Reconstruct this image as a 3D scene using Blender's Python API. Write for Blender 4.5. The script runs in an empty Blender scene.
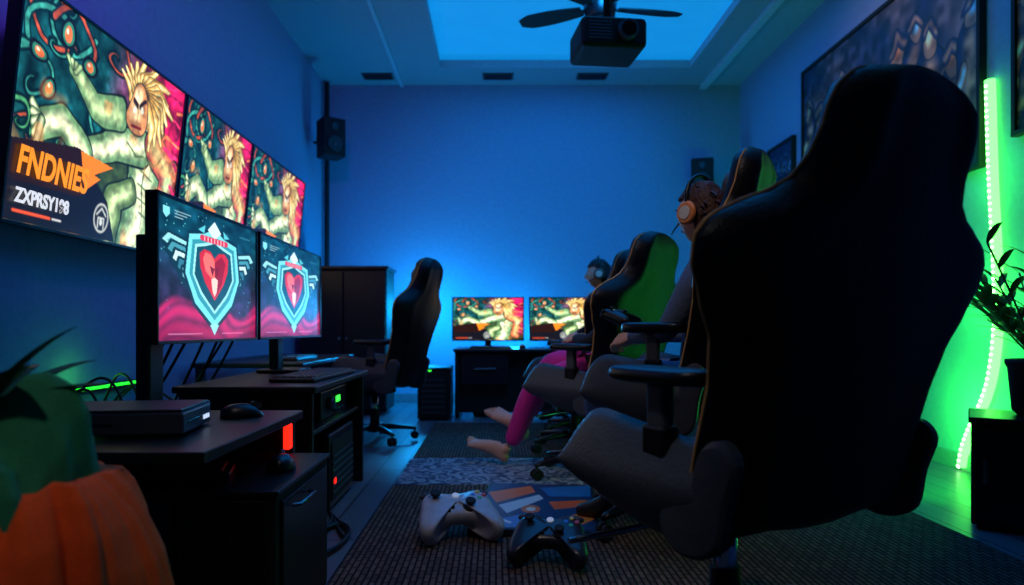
import bpy, bmesh, math, random
import numpy as np
from mathutils import Vector, Matrix, noise as mnoise
random.seed(3); rng=np.random.RandomState(5)
S=bpy.context.scene
S.view_settings.view_transform='Standard'; S.view_settings.look='None'
F=700.0; CH=0.85
def PX(px,py,Y): return Vector(((px-496)*Y/F, Y, CH+(328-py)*Y/F))
# ---------------------------------------------------------------- materials
def lin(c):
    return tuple(((x/255.0)/12.92 if x/255.0<=0.04045 else ((x/255.0+0.055)/1.055)**2.4) for x in c)
MC={}
def mat(name,rgb,rough=0.5,metal=0.0,em=None,es=0.0,bump=0.0,bscale=60,var=0.12,spec=0.5):
    if name in MC: return MC[name]
    m=bpy.data.materials.new(name); m.use_nodes=True
    nt=m.node_tree; b=nt.nodes['Principled BSDF']
    c=lin(rgb)
    tc=nt.nodes.new('ShaderNodeTexCoord'); n=nt.nodes.new('ShaderNodeTexNoise')
    n.inputs['Scale'].default_value=bscale; n.inputs['Detail'].default_value=4
    nt.links.new(tc.outputs['Object'],n.inputs['Vector'])
    r=nt.nodes.new('ShaderNodeValToRGB')
    r.color_ramp.elements[0].position=0.3; r.color_ramp.elements[1].position=0.7
    r.color_ramp.elements[0].color=tuple(x*(1-var) for x in c)+(1,)
    r.color_ramp.elements[1].color=tuple(min(1,x*(1+var)) for x in c)+(1,)
    nt.links.new(n.outputs['Fac'],r.inputs['Fac']); nt.links.new(r.outputs['Color'],b.inputs['Base Color'])
    b.inputs['Roughness'].default_value=rough; b.inputs['Metallic'].default_value=metal
    b.inputs['Specular IOR Level'].default_value=spec
    if bump>0:
        bp=nt.nodes.new('ShaderNodeBump'); bp.inputs['Strength'].default_value=bump; bp.inputs['Distance'].default_value=0.01
        nt.links.new(n.outputs['Fac'],bp.inputs['Height']); nt.links.new(bp.outputs['Normal'],b.inputs['Normal'])
    if em:
        b.inputs['Emission Color'].default_value=lin(em)+(1,); b.inputs['Emission Strength'].default_value=es
    MC[name]=m; return m
def mat_attr(name,es=0.0,rough=0.4):
    m=bpy.data.materials.new(name); m.use_nodes=True; nt=m.node_tree; b=nt.nodes['Principled BSDF']
    a=nt.nodes.new('ShaderNodeAttribute'); a.attribute_name='Col'
    b.inputs['Roughness'].default_value=rough
    if es>0:
        b.inputs['Base Color'].default_value=(0.01,0.01,0.01,1)
        nt.links.new(a.outputs['Color'],b.inputs['Emission Color']); b.inputs['Emission Strength'].default_value=es
    else:
        nt.links.new(a.outputs['Color'],b.inputs['Base Color'])
    return m
# ---------------------------------------------------------------- mesh helpers
COL=S.collection
def empty(name,loc=(0,0,0),rz=0,sc=1.0):
    e=bpy.data.objects.new(name,None); COL.objects.link(e); e.empty_display_size=0.1
    e.location=loc; e.rotation_euler=(0,0,rz); e.scale=(sc,)*3 if not isinstance(sc,tuple) else sc; return e
def link(name,me,parent=None,M=None):
    o=bpy.data.objects.new(name,me); COL.objects.link(o)
    if parent: o.parent=parent
    if M is not None: o.matrix_local=M
    return o
def mesh(name,vs,fs,m=None,parent=None,smooth=True,M=None,recalc=True):
    me=bpy.data.meshes.new(name); me.from_pydata([tuple(v) for v in vs],[],fs)
    if recalc:
        bm=bmesh.new(); bm.from_mesh(me); bmesh.ops.recalc_face_normals(bm,faces=bm.faces); bm.to_mesh(me); bm.free()
    if m: me.materials.append(m)
    if smooth: me.polygons.foreach_set('use_smooth',[True]*len(me.polygons))
    return link(name,me,parent,M)
def box(name,x0,x1,y0,y1,z0,z1,m,parent=None,bev=0.004,seg=2,M=None):
    bm=bmesh.new(); bmesh.ops.create_cube(bm,size=1)
    for v in bm.verts:
        v.co=Vector(((x0+x1)/2+v.co.x*(x1-x0),(y0+y1)/2+v.co.y*(y1-y0),(z0+z1)/2+v.co.z*(z1-z0)))
    if bev>0: bmesh.ops.bevel(bm,geom=bm.edges[:],offset=bev,segments=seg,profile=0.5,affect='EDGES')
    me=bpy.data.meshes.new(name); bm.to_mesh(me); bm.free(); me.materials.append(m)
    return link(name,me,parent,M)
def cyl(name,p0,p1,r0,r1,m,parent=None,n=24,bev=0.0):
    p0=Vector(p0);p1=Vector(p1);d=(p1-p0); L=d.length; q=d.to_track_quat('Z','Y').to_matrix()
    prof=[(r0,0),(r1,L)]
    if bev>0: prof=[(r0-bev,0),(r0,bev),(r1,L-bev),(r1-bev,L)]
    vs=[];fs=[]
    for r,z in prof:
        for i in range(n):
            a=2*math.pi*i/n; vs.append(p0+q@Vector((r*math.cos(a),r*math.sin(a),z)))
    for k in range(len(prof)-1):
        for i in range(n):
            fs.append((k*n+i,k*n+(i+1)%n,(k+1)*n+(i+1)%n,(k+1)*n+i))
    fs.append(tuple(range(n))[::-1]); fs.append(tuple((len(prof)-1)*n+i for i in range(n)))
    o=mesh(name,vs,fs,m,parent,smooth=False)
    for p in o.data.polygons:
        if len(p.vertices)==4: p.use_smooth=True
    return o
def loft(name,rings,m,parent=None,closed=False,M=None,caps=True,smooth=True):
    n=len(rings[0]); vs=[v for r in rings for v in r]; fs=[]
    K=len(rings)
    for k in range(K-1 if not closed else K):
        k2=(k+1)%K
        for i in range(n):
            fs.append((k*n+i,k*n+(i+1)%n,k2*n+(i+1)%n,k2*n+i))
    if caps and not closed:
        fs.append(tuple(range(n))[::-1]); fs.append(tuple((K-1)*n+i for i in range(n)))
    return mesh(name,vs,fs,m,parent,smooth,M)
def tube(name,pts,r,m,parent=None,cyc=False,res=8,smooth=True):
    cu=bpy.data.curves.new(name,'CURVE'); cu.dimensions='3D'; cu.bevel_depth=r; cu.bevel_resolution=3; cu.use_fill_caps=True
    sp=cu.splines.new('NURBS' if smooth else 'POLY'); sp.points.add(len(pts)-1)
    for i,p in enumerate(pts): sp.points[i].co=(p[0],p[1],p[2],1)
    sp.use_cyclic_u=cyc
    if smooth: sp.use_endpoint_u=not cyc; sp.order_u=3; sp.resolution_u=res
    cu.materials.append(m)
    o=bpy.data.objects.new(name,cu); COL.objects.link(o)
    if parent: o.parent=parent
    return o
def ball(name,c,r,m,parent=None,seg=24,rot=None):
    bm=bmesh.new(); bmesh.ops.create_uvsphere(bm,u_segments=seg,v_segments=seg//2,radius=1)
    R=rot if rot else Matrix.Identity(3)
    for v in bm.verts: v.co=Vector(c)+R@Vector((v.co.x*r[0],v.co.y*r[1],v.co.z*r[2]))
    me=bpy.data.meshes.new(name); bm.to_mesh(me); bm.free(); me.materials.append(m)
    me.polygons.foreach_set('use_smooth',[True]*len(me.polygons))
    return link(name,me,parent)
def interp(t,tab):
    for (a,va),(b,vb) in zip(tab,tab[1:]):
        if t<=b:
            u=(t-a)/(b-a); u=max(0,u); return va+(vb-va)*(u*u*(3-2*u)*0.5+u*0.5)
    return tab[-1][1]
# ---------------------------------------------------------------- canvas painter
class Cv:
    def __init__(s,W,H):
        s.W,s.H=W,H; s.asp=W/H
        s.x0,s.y0=np.meshgrid(np.linspace(0,s.asp,W),np.linspace(0,1,H)); s.x=s.x0.copy(); s.y=s.y0.copy()
        s.A=np.zeros((H,W,3))
    def noise(s,f,seed):
        r=np.random.RandomState(seed); g=r.rand(int(f)+3,int(f*s.asp)+3)
        X=s.x0*f; Y=s.y0*f; i=np.floor(Y).astype(int); j=np.floor(X).astype(int); u=X-j; v=Y-i
        u=u*u*(3-2*u); v=v*v*(3-2*v)
        return g[i,j]*(1-u)*(1-v)+g[i,j+1]*u*(1-v)+g[i+1,j]*(1-u)*v+g[i+1,j+1]*u*v
    def warp(s,amp,f,seed):
        s.x=s.x0+amp*(s.noise(f,seed)-.5); s.y=s.y0+amp*(s.noise(f,seed+1)-.5)
    def bl(s,m,c):
        c=np.array(c)/255.0
        s.A=s.A*(1-m[...,None])+c*m[...,None]
    def ell(s,cx,cy,rx,ry,c,a=0,soft=0.08):
        X=s.x-cx;Y=s.y-cy; ca,sa=math.cos(a),math.sin(a)
        d=np.sqrt(((X*ca+Y*sa)/rx)**2+((-X*sa+Y*ca)/ry)**2); s.bl(np.clip((1-d)/soft,0,1),c)
    def shade_ell(s,cx,cy,rx,ry,c1,c2,a=0):
        s.ell(cx,cy,rx*1.07,ry*1.07,(15,25,20),a); s.ell(cx,cy,rx,ry,c2,a)
        s.ell(cx-rx*.15,cy-ry*.2,rx*.75,ry*.7,c1,a,soft=.6)
    def poly(s,pts,c,al=1.0):
        m=np.zeros(s.x.shape,bool); n=len(pts)
        for i in range(n):
            xa,ya=pts[i];xb,yb=pts[(i+1)%n]
            cond=((ya>s.y)!=(yb>s.y))
            with np.errstate(all='ignore'):
                xi=(xb-xa)*(s.y-ya)/(yb-ya+1e-12)+xa
            m^=cond&(s.x<xi)
        s.bl(m.astype(float)*al,c)
    def dist(s,pts):
        D=np.full(s.x.shape,9.0);T=np.zeros(s.x.shape); n=len(pts)-1
        for i in range(n):
            ax,ay=pts[i];bx,by=pts[i+1]; dx,dy=bx-ax,by-ay
            t=np.clip(((s.x-ax)*dx+(s.y-ay)*dy)/(dx*dx+dy*dy+1e-9),0,1)
            d=np.hypot(s.x-ax-t*dx,s.y-ay-t*dy); k=d<D; D[k]=d[k];T[k]=((i+t)/n)[k]
        return D,T
    def stroke(s,pts,w,c,w2=None):
        D,T=s.dist(pts); W_=w if w2 is None else w+(w2-w)*T
        s.bl(np.clip((W_-D)/.006,0,1),c)
    def limb(s,pts,w,c1,c2,w2=None):
        s.stroke(pts,w*1.12,(14,22,18),None if w2 is None else w2*1.12)
        D,T=s.dist(pts); W_=w if w2 is None else w+(w2-w)*T
        s.bl(np.clip((W_-D)/.006,0,1),c2)
        s.bl(np.clip((W_*.75-D)/(W_*.6),0,1),c1)
def catm(pts,n=8,cyc=False):
    out=[];N=len(pts)
    P=lambda i: np.array(pts[i%N] if cyc else pts[min(max(i,0),N-1)],float)
    for i in range(N if cyc else N-1):
        for k in range(n):
            t=k/n;a,b,c,d=P(i-1),P(i),P(i+1),P(i+2)
            out.append(tuple(.5*((2*b)+(-a+c)*t+(2*a-5*b+4*c-d)*t*t+(-a+3*b-3*c+d)*t**3)))
    if not cyc: out.append(tuple(P(N-1)))
    return out
def art_character(W,H):
    c=Cv(W,H); n1=c.noise(4,1);n2=c.noise(12,2);n3=c.noise(30,3);n4=c.noise(55,4)
    t=np.clip((c.x0/c.asp*1.8-.68-c.y0*.4)*1.5+.6*(n1-.5),0,1)[...,None]
    c.A=np.array([16,74,80])/255*(1-t)+np.array([205,24,84])/255*t
    lo=np.clip((c.y0-.5)*2.2,0,1)[...,None]; c.A=c.A*(1-lo)+np.array([44,58,34])/255*lo
    c.A*=(.4+1.0*n2)[...,None]
    c.warp(.08,6,20)
    for k in range(11):
        r=np.random.RandomState(40+k); x=r.rand()*.8;y=r.rand()*.65; p=[]
        for j in range(26):
            a=j*.3+k; R=.17*(1-j/26); p.append((x+R*math.cos(a)*1.2,y+R*math.sin(a)))
        c.stroke(p,.026,(7,30,32)); c.stroke(p,.017,[(52,140,125),(170,70,45),(70,150,95)][k%3],.004)
    for x,y in((.12,.27),(.33,.1),(.2,.42),(.5,.2)):
        c.ell(x,y,.06,.055,(14,18,22)); c.ell(x,y,.045,.04,(40,110,90)); c.ell(x,y,.028,.028,(230,110,60)); c.ell(x-.008,y-.01,.01,.01,(255,230,190))
    L1=(235,236,190);D1=(92,130,88);L2=(180,205,145)
    c.ell(1.0,.68,.45,.45,(46,66,38),0,.4)
    c.limb([(1.05,.36),(1.08,.62),(1.02,1.0)],.20,L1,D1,.16)
    c.limb([(1.0,.45),(.74,.50),(.50,.64)],.12,L1,D1,.075)
    c.limb([(.50,.64),(.32,.52),(.18,.58)],.08,L1,D1,.06)
    c.limb([(1.15,.40),(1.36,.52),(1.30,.85)],.11,L2,(150,70,60),.09)
    c.limb([(.78,.33),(.55,.38),(.40,.26)],.085,L2,D1,.05)
    c.limb([(.80,1.0),(.78,.80),(.95,.72)],.09,L2,(70,95,55),.07)
    for k in range(5): c.limb([(.2,.56),(.11+.012*k,.49+.042*k)],.022,L1,D1)
    for k in range(4): c.limb([(.40,.27),(.34+.03*k,.19+.01*k)],.018,L2,D1)
    for k in range(5): c.stroke([(1.03,.5+.08*k),(1.16,.52+.08*k)],.009,(84,110,68))
    c.stroke([(1.06,.42),(1.08,.9)],.009,(84,108,64)); c.stroke([(.86,.46),(.95,.52),(1.03,.50)],.01,(84,108,64)); c.stroke([(1.1,.5),(1.2,.5),(1.25,.44)],.01,(84,108,64))
    og=np.clip((n1*.5+n2*.5-.58)*5,0,.4); c.bl(og*(c.y0>.3),(225,120,55))
    for k in range(16):
        a=-3.2+k*.27; rr=np.random.RandomState(k).rand()*.08
        c.limb([(1.0,.24),(1.0+.15*math.cos(a),.20+.13*math.sin(a)),(1.0+(.25+rr)*math.cos(a+.45),.20+(.18+rr)*math.sin(a+.45))],.06,(255,235,160),(190,140,65),.014)
    c.shade_ell(.95,.26,.10,.13,(248,220,170),(180,120,75))
    c.stroke([(.88,.23),(.94,.25)],.011,(40,20,15)); c.stroke([(.965,.25),(1.03,.225)],.011,(40,20,15)); c.ell(.915,.262,.014,.011,(230,240,220)); c.ell(.99,.26,.014,.011,(230,240,220)); c.stroke([(.95,.26),(.945,.3)],.006,(150,100,60)); c.stroke([(.91,.335),(.98,.335)],.012,(110,25,20))
    c.warp(.05,14,60)
    for k in range(14):
        r=np.random.RandomState(90+k); c.stroke([(1.22+r.rand()*.2,.03+.06*k),(1.44,.0+.07*k)],.012,[(240,50,110),(150,20,70),(250,130,80)][k%3])
    c.A*=(.62+.5*n3+.3*n4)[...,None]
    c.x,c.y=c.x0,c.y0
    c.poly([(0,.66),(.46,.60),(.74,.80),(.84,1),(0,1)],(16,14,22),.95)
    c.poly([(.02,.66),(.45,.59),(.72,.635),(.52,.72),(.62,.72),(.5,.82),(.03,.83)],(34,15,10))
    c.poly([(.48,.60),(.76,.62),(.60,.69),(.66,.70),(.54,.78)],(245,120,25))
    c.ell(.70,.89,.070,.08,(170,175,170)); c.ell(.70,.89,.058,.066,(30,32,35)); c.stroke([(.66,.875),(.70,.84),(.74,.875)],.008,(190,195,190)); c.stroke([(.675,.94),(.675,.89),(.725,.89),(.725,.94)],.008,(190,195,190)); c.ell(.70,.91,.014,.02,(190,195,190))
    c.stroke([(.06,.955),(.3,.955)],.010,(230,80,40)); c.stroke([(.32,.955),(.38,.955)],.008,(200,200,200))
    return np.clip(c.A*1.1,0,1)
def art_emblem(W,H):
    c=Cv(W,H); n=c.noise(14,7);n1=c.noise(4,9);n2=c.noise(40,12)
    t=np.clip(c.y0*1.3-.25,0,1)[...,None]
    c.A=np.array([12,70,88])/255*(1-t)+np.array([62,14,56])/255*t
    c.A*=(.35+.9*n+.5*n1*n2)[...,None]
    r=np.random.RandomState(3)
    for k in range(70):
        x,y=r.rand()*c.asp,r.rand()*.8; c.ell(x,y,.005,.005,(90,190,200))
    c.warp(.10,4,33)
    yy=c.y+.05*np.sin(c.x*5.5)+.02*np.sin(c.x*13)
    silk=np.clip((yy-.73)/.05,0,1)*(.45+.55*np.abs(np.sin(yy*30+2*np.sin(c.x*4))))
    c.bl(np.clip(silk,0,1)*.9,(215,30,105)); c.bl(np.clip((yy-.86)/.2,0,1)*.6,(70,8,50))
    c.x,c.y=c.x0,c.y0; m=c.asp/2; K=1.38
    def sym(pts,col,al=1):
        c.poly([(m+x*K,y) for x,y in pts],col,al); c.poly([(m-x*K,y) for x,y in pts],col,al)
    for k in range(5):
        o=.045*k
        sym([(.16,.27+o),(.37-.025*k,.22+o*1.25),(.43-.035*k,.31+o*1.3),(.2,.48+o)],(14,50,62))
        sym([(.16,.29+o),(.36-.025*k,.24+o*1.25),(.40-.035*k,.295+o*1.3),(.2,.42+o)],[(150,220,222),(70,150,165),(200,235,230),(52,120,140),(120,190,200)][k])
        sym([(.19,.33+o),(.34-.025*k,.27+o*1.25),(.37-.035*k,.295+o*1.3),(.2,.41+o)],[(80,170,180),(40,100,120),(120,190,195),(30,80,100),(70,140,150)][k])
    sym([(0,.08),(.10,.14),(.22,.18),(.26,.5),(.18,.74),(0,.95)],(12,46,60))
    sym([(0,.11),(.09,.17),(.21,.205),(.24,.5),(.165,.72),(0,.91)],(120,220,225))
    sym([(0,.16),(.085,.21),(.185,.24),(.21,.5),(.14,.68),(0,.85)],(50,150,165))
    sym([(0,.20),(.08,.24),(.165,.27),(.185,.5),(.12,.65),(0,.80)],(160,230,232))
    sym([(0,.225),(.075,.262),(.15,.287),(.17,.5),(.11,.63),(0,.775)],(18,76,92))
    sym([(0,.35),(.035,.30),(.09,.29),(.128,.33),(.125,.43),(.085,.55),(0,.69)],(205,35,50))
    c.poly([(m,.37),(m-.05,.32),(m-.11,.31),(m-.14,.37),(m-.11,.46),(m,.54)],(250,110,100)); c.poly([(m,.38),(m+.09,.32),(m+.14,.37),(m+.09,.55),(m,.67)],(150,15,40))
    sym([(0,.50),(.03,.52),(.018,.62),(0,.66)],(250,205,190)); sym([(0,.43),(.045,.41),(.02,.5)],(120,15,35))
    sym([(0,.05),(.06,.13),(0,.20)],(210,240,240)); sym([(.08,.10),(.14,.15),(.09,.165)],(90,200,210)); sym([(.0,.87),(.04,.89),(0,.97)],(150,220,225))
    c.stroke([(m-.15,.205),(m+.15,.205)],.026,(215,50,75))
    for k in range(7): c.stroke([(m-.12+.04*k,.190),(m-.12+.04*k,.222)],.007,(255,240,240))
    c.poly([(.05,.06),(.11,.06),(.11,.11),(.08,.14),(.05,.11)],(130,220,230))
    for k in range(3): c.stroke([(.16,.07+.022*k),(.32-.04*k,.07+.022*k)],.006,(180,220,230))
    c.stroke([(c.asp-.25,.1),(c.asp-.1,.1)],.01,(40,110,130)); c.stroke([(.1,.955),(.45,.955)],.006,(240,170,200)); c.stroke([(c.asp-.5,.955),(c.asp-.2,.955)],.006,(240,170,200))
    return np.clip(c.A*1.05,0,1)
def art_poster(W,H,seed,tone):
    c=Cv(W,H); n=c.noise(8,seed);n2=c.noise(22,seed+1)
    a,b=np.array(tone[0])/255,np.array(tone[1])/255
    c.A=a*(1-n[...,None])+b*n[...,None]; c.warp(.08,7,seed+5)
    r=np.random.RandomState(seed)
    for k in range(12):
        x=.08+k*(c.asp-.12)/11; y=.25+.3*r.rand(); l=[tone[2],(225,120,60),(120,170,190)][k%3];d=tone[3]
        c.limb([(x,y+.12),(x+.02,y+.5)],.11,d,tone[0],.14); c.limb([(x-.05,y+.2),(x-.15,y+.4),(x-.02,y+.45)],.035,l,d)
        c.limb([(x+.06,y+.2),(x+.17,y+.05+.2*r.rand())],.03,l,d); c.shade_ell(x,y,.06,.08,l,d)
        c.limb([(x-.05,y-.03),(x,y-.09),(x+.06,y-.02)],.03,d,tone[0])
    c.A*=(.5+1.0*n2)[...,None]
    return np.clip(c.A,0,1)
def grid_mesh(name,A,w,h):
    H,W,_=A.shape
    xs=np.linspace(-w/2,w/2,W); zs=np.linspace(h/2,-h/2,H); X,Z=np.meshgrid(xs,zs)
    co=np.stack([X,np.zeros_like(X),Z],-1).reshape(-1,3)
    idx=np.arange(W*H).reshape(H,W)
    f=np.stack([idx[:-1,:-1],idx[1:,:-1],idx[1:,1:],idx[:-1,1:]],-1).reshape(-1,4)
    me=bpy.data.meshes.new(name); me.vertices.add(W*H); me.vertices.foreach_set('co',co.ravel())
    nf=len(f); me.loops.add(nf*4); me.loops.foreach_set('vertex_index',f.ravel().astype(np.int32))
    me.polygons.add(nf); me.polygons.foreach_set('loop_start',np.arange(0,nf*4,4,dtype=np.int32)); me.polygons.foreach_set('loop_total',np.full(nf,4,dtype=np.int32))
    me.update(calc_edges=True)
    L=np.where(A<=.04045,A/12.92,((A+.055)/1.055)**2.4)
    ca=me.color_attributes.new('Col','FLOAT_COLOR','POINT')
    ca.data.foreach_set('color',np.concatenate([L,np.ones((H,W,1))],-1).astype(np.float32).ravel())
    return me
M_black=mat('black_plastic',(14,14,17),.35); M_blackm=mat('black_matte',(12,12,15),.7)
M_metal=mat('brushed_metal',(150,150,155),.25,1.0)
M_grey=mat('grey_plastic',(60,64,70),.45)
SCR_TV=mat_attr('tv_screen_glow',1.25,.35); SCR_MON=mat_attr('monitor_screen_glow',1.2,.35); POSTER=mat_attr('poster_print',0,.45)
A_char=art_character(330,228); A_emb=art_emblem(250,210)
# ---------------------------------------------------------------- room
def wallmat(name,rgb):
    m=mat(name,rgb,.75,0,None,0,.15,25,.06); return m
WL=wallmat('painted_wall',(140,158,188))
CE=wallmat('painted_ceiling',(165,172,182))
XL,XR,YB,YF,H=-1.96,2.80,8.04,-1.2,3.64
box('wall_left',XL-.1,XL,YF,YB+.1,0,H+.35,WL,bev=0)
box('wall_right',XR,XR+.1,YF,YB+.1,0,H+.35,WL,bev=0)
box('wall_back',XL,XR,YB,YB+.1,0,H+.35,WL,bev=0)
def floormat():
    m=bpy.data.materials.new('wood_floor'); m.use_nodes=True; nt=m.node_tree;b=nt.nodes['Principled BSDF']
    tc=nt.nodes.new('ShaderNodeTexCoord'); mp=nt.nodes.new('ShaderNodeMapping'); mp.inputs['Rotation'].default_value=(0,0,math.pi/2)
    br=nt.nodes.new('ShaderNodeTexBrick'); br.inputs['Scale'].default_value=1; br.inputs['Brick Width'].default_value=1.4; br.inputs['Row Height'].default_value=.14; br.inputs['Mortar Size'].default_value=.004
    br.inputs['Color1'].default_value=lin((128,136,146))+(1,); br.inputs['Color2'].default_value=lin((100,110,122))+(1,); br.inputs['Mortar'].default_value=lin((20,22,26))+(1,)
    n=nt.nodes.new('ShaderNodeTexNoise'); mp2=nt.nodes.new('ShaderNodeMapping'); mp2.inputs['Scale'].default_value=(30,2,1); n.inputs['Scale'].default_value=2; n.inputs['Detail'].default_value=6
    nt.links.new(tc.outputs['Object'],mp.inputs['Vector']); nt.links.new(mp.outputs[0],br.inputs['Vector'])
    nt.links.new(tc.outputs['Object'],mp2.inputs['Vector']); nt.links.new(mp2.outputs[0],n.inputs['Vector'])
    mx=nt.nodes.new('ShaderNodeMix'); mx.data_type='RGBA'; mx.blend_type='MULTIPLY'; mx.inputs[0].default_value=.5
    nt.links.new(br.outputs['Color'],mx.inputs[6]); nt.links.new(n.outputs['Color'],mx.inputs[7]); nt.links.new(mx.outputs[2],b.inputs['Base Color'])
    b.inputs['Roughness'].default_value=.38; return m
box('floor',XL,XR,YF,YB,-.1,0,floormat(),bev=0)
hx0,hx1,hy0,hy1=-.60,2.08,2.6,7.5
ce=empty('ceiling')
box('ceiling_left',XL,hx0,YF,YB,H,H+.08,CE,ce,0); box('ceiling_right',hx1,XR,YF,YB,H,H+.08,CE,ce,0)
box('ceiling_rear',hx0,hx1,hy1,YB,H,H+.08,CE,ce,0); box('ceiling_front',hx0,hx1,YF,hy0,H,H+.08,CE,ce,0)
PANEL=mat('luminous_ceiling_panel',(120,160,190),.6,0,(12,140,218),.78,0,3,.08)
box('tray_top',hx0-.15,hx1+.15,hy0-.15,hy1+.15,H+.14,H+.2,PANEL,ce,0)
for i,(a,b_,c_,d_) in enumerate([(hx0-.17,hx0-.15,hy0-.17,hy1+.17),(hx1+.15,hx1+.17,hy0-.17,hy1+.17),(hx0-.17,hx1+.17,hy0-.17,hy0-.15),(hx0-.17,hx1+.17,hy1+.15,hy1+.17)]):
    box('tray_side_%d'%i,a,b_,c_,d_,H+.08,H+.16,CE,ce,0)
tr=mat('cool_trim',(190,205,215),.5)
box('trim_1',2.34,2.42,YF,YB,H-.05,H,tr,bev=.005)
box('trim_2',-1.10,-1.06,YF,YB,H-.025,H,tr,bev=.005)
bb=mat('baseboard_paint',(120,130,140),.5)
box('baseboard_left',XL,XL+.02,YF,YB,0,.1,bb,bev=.004); box('baseboard_right',XR-.02,XR,YF,YB,0,.1,bb,bev=.004); box('baseboard_back',XL+.02,XR-.02,YB-.02,YB,0,.1,bb,bev=.004)
vn=mat('vent_dark',(16,24,40),.6)
for i,px in enumerate((378,498,592)):
    p=PX(px,76,7.74); e=empty('ceiling_vent'if i==0 else'ceiling_vent.%03d'%i,(p.x,7.74,H))
    box('frame',-.17,.17,-.09,.09,-.015,0,M_grey,e,.003)
    for k in range(5): box('slat_%d'%k,-.15,.15,-.075+k*.033,-.055+k*.033,-.022,-.012,vn,e,.001)
tube('cable_conduit',[(XL+.05,7.9,0.1),(XL+.05,7.9,H-.02)],.03,M_blackm,smooth=False)
# ---------------------------------------------------------------- TVs
def text(s,size,m,parent,loc,shx=1.0,shear=0.0):
    cu=bpy.data.curves.new('lettering','FONT'); cu.body=s; cu.size=size; cu.extrude=.0008; cu.offset=size*.03; cu.shear=shear; cu.materials.append(m)
    o=bpy.data.objects.new('lettering',cu); COL.objects.link(o); o.parent=parent; o.location=loc; o.rotation_euler=(math.pi/2,0,0); o.scale=(shx,1,1); return o
T_or=mat('letter_orange',(250,140,30),.5,0,(255,150,30),1.1); T_wh=mat('letter_white',(240,240,240),.5,0,(240,240,240),.9)
def screen(name,cx,cy,cz,w,h,A,m,rz,tilt,depth=.05,bezel=.012,wall=False):
    e=bpy.data.objects.new(name,None); COL.objects.link(e)
    e.matrix_world=Matrix.Translation((cx,cy,cz))@Matrix.Rotation(rz,4,'Z')@Matrix.Rotation(tilt,4,'X')
    box('housing',-w/2,w/2,0,depth,-h/2,h/2,M_black,e,.006)
    box('rear_bulge',-w*.3,w*.3,depth,depth+.03,-h*.3,h*.3,M_blackm,e,.01)
    o=link('screen_panel',A,e); o.location=(0,-.0015,0)
    o.scale=((w-2*bezel),1,(h-2*bezel))
    for i,(a,b_,c_,d_) in enumerate([(-w/2,w/2,h/2-bezel,h/2),(-w/2,w/2,-h/2,-h/2+bezel),(-w/2,-w/2+bezel,-h/2,h/2),(w/2-bezel,w/2,-h/2,h/2)]):
        box('bezel_%d'%i,a,b_,-.008,.004,c_,d_,M_black,e,.002)
    return e
me_tv=grid_mesh('tv_art',A_char,1,1); me_tv.materials.append(SCR_TV)
me_em=grid_mesh('emblem_art',A_emb,1,1); me_em.materials.append(SCR_MON)
me_bm=me_tv.copy(); me_bm.materials.clear(); me_bm.materials.append(mat_attr('far_monitor_glow',1.6,.2))
RZL=math.pi/2
tvx=XL+.16
def yat(px,X): return X*F/(px-496)
ys=[yat(9,tvx),yat(178,tvx),yat(246,tvx),yat(300,tvx)]
tz0=CH+(328-259)*yat(181,tvx)/F; tz1=CH+(328-95)*yat(181,tvx)/F
for i in range(3):
    w=ys[i+1]-ys[i]-.02
    e=screen('mounted_television' if i==0 else 'mounted_television.%03d'%i,tvx,(ys[i]+ys[i+1])/2,(tz0+tz1)/2,w,tz1-tz0,me_tv,SCR_TV,RZL,math.radians(6),.05,.014)
    box('tv_bracket',-.2,.2,.06,.115,-.15,.15,M_blackm,e,.004)
    hh=tz1-tz0
    text('FNDNIES',.150 if i==0 else .135,T_or,e,(-w/2+.05,-.012,-hh*.5+hh*.215),.76,.15)
    text('ZXPRSY198',.078,T_wh,e,(-w/2+.06,-.012,-hh*.5+hh*.095),.85)
# desk monitors
mx=-1.08
ym=[yat(155,mx),yat(256,mx),yat(258.5,mx),yat(320,mx)]
zt=CH+(328-189)*ym[0]/F; zb=CH-17*ym[0]/F
for i in range(2):
    a,b_=ym[2*i],ym[2*i+1]
    e=screen('desk_monitor' if i==0 else 'desk_monitor.%03d'%i,mx,(a+b_)/2,(zt+zb)/2,b_-a,zt-zb,me_em,SCR_MON,RZL,0,.035,.012)
    w=b_-a; cz=(zt+zb)/2
    dz=(.574 if i==0 else .616)-cz
    xo=-w*.33 if i==0 else 0
    box('stand_column',xo-.05,xo+.05,.07,.12,dz+.017,.12,M_black,e,.008)
    box('stand_arm',xo-.05,xo+.05,.03,.1,-.02,.1,M_black,e,.008)
    box('stand_foot',xo-.13,xo+.13,-.06,.16,dz,dz+.018,M_black,e,.006)
# ---------------------------------------------------------------- left cabinets
e=empty('low_media_table')
box('table_top',-1.42,-.65,1.56,2.36,.545,.573,M_black,e); box('leg_panel_far',-1.42,-.67,2.31,2.34,.0,.545,M_black,e)
box('leg_panel_back',-1.42,-1.39,1.58,2.31,.0,.545,M_black,e); box('shelf',-1.39,-1.07,1.60,2.31,.43,.45,M_black,e)
box('front_post',-1.40,-1.36,1.57,1.60,0,.545,M_black,e)
RED=mat('red_led',(255,30,20),.4,0,(255,30,15),2.2)
box('red_light_bar',-.685,-.665,2.25,2.29,.458,.54,RED,e,.004)
e=empty('storage_cabinet')
box('carcass',-1.05,-.55,1.75,2.28,0.02,.43,M_blackm,e,.006); box('top_panel',-1.06,-.54,1.74,2.285,.43,.443,M_black,e,.004)
box('door_front',-1.03,-.80,1.735,1.75,.04,.42,M_black,e,.003); box('door_front_2',-.79,-.57,1.735,1.75,.04,.42,M_black,e,.003)
box('side_door',-.552,-.54,1.78,2.24,.05,.41,M_black,e,.003)
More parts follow.
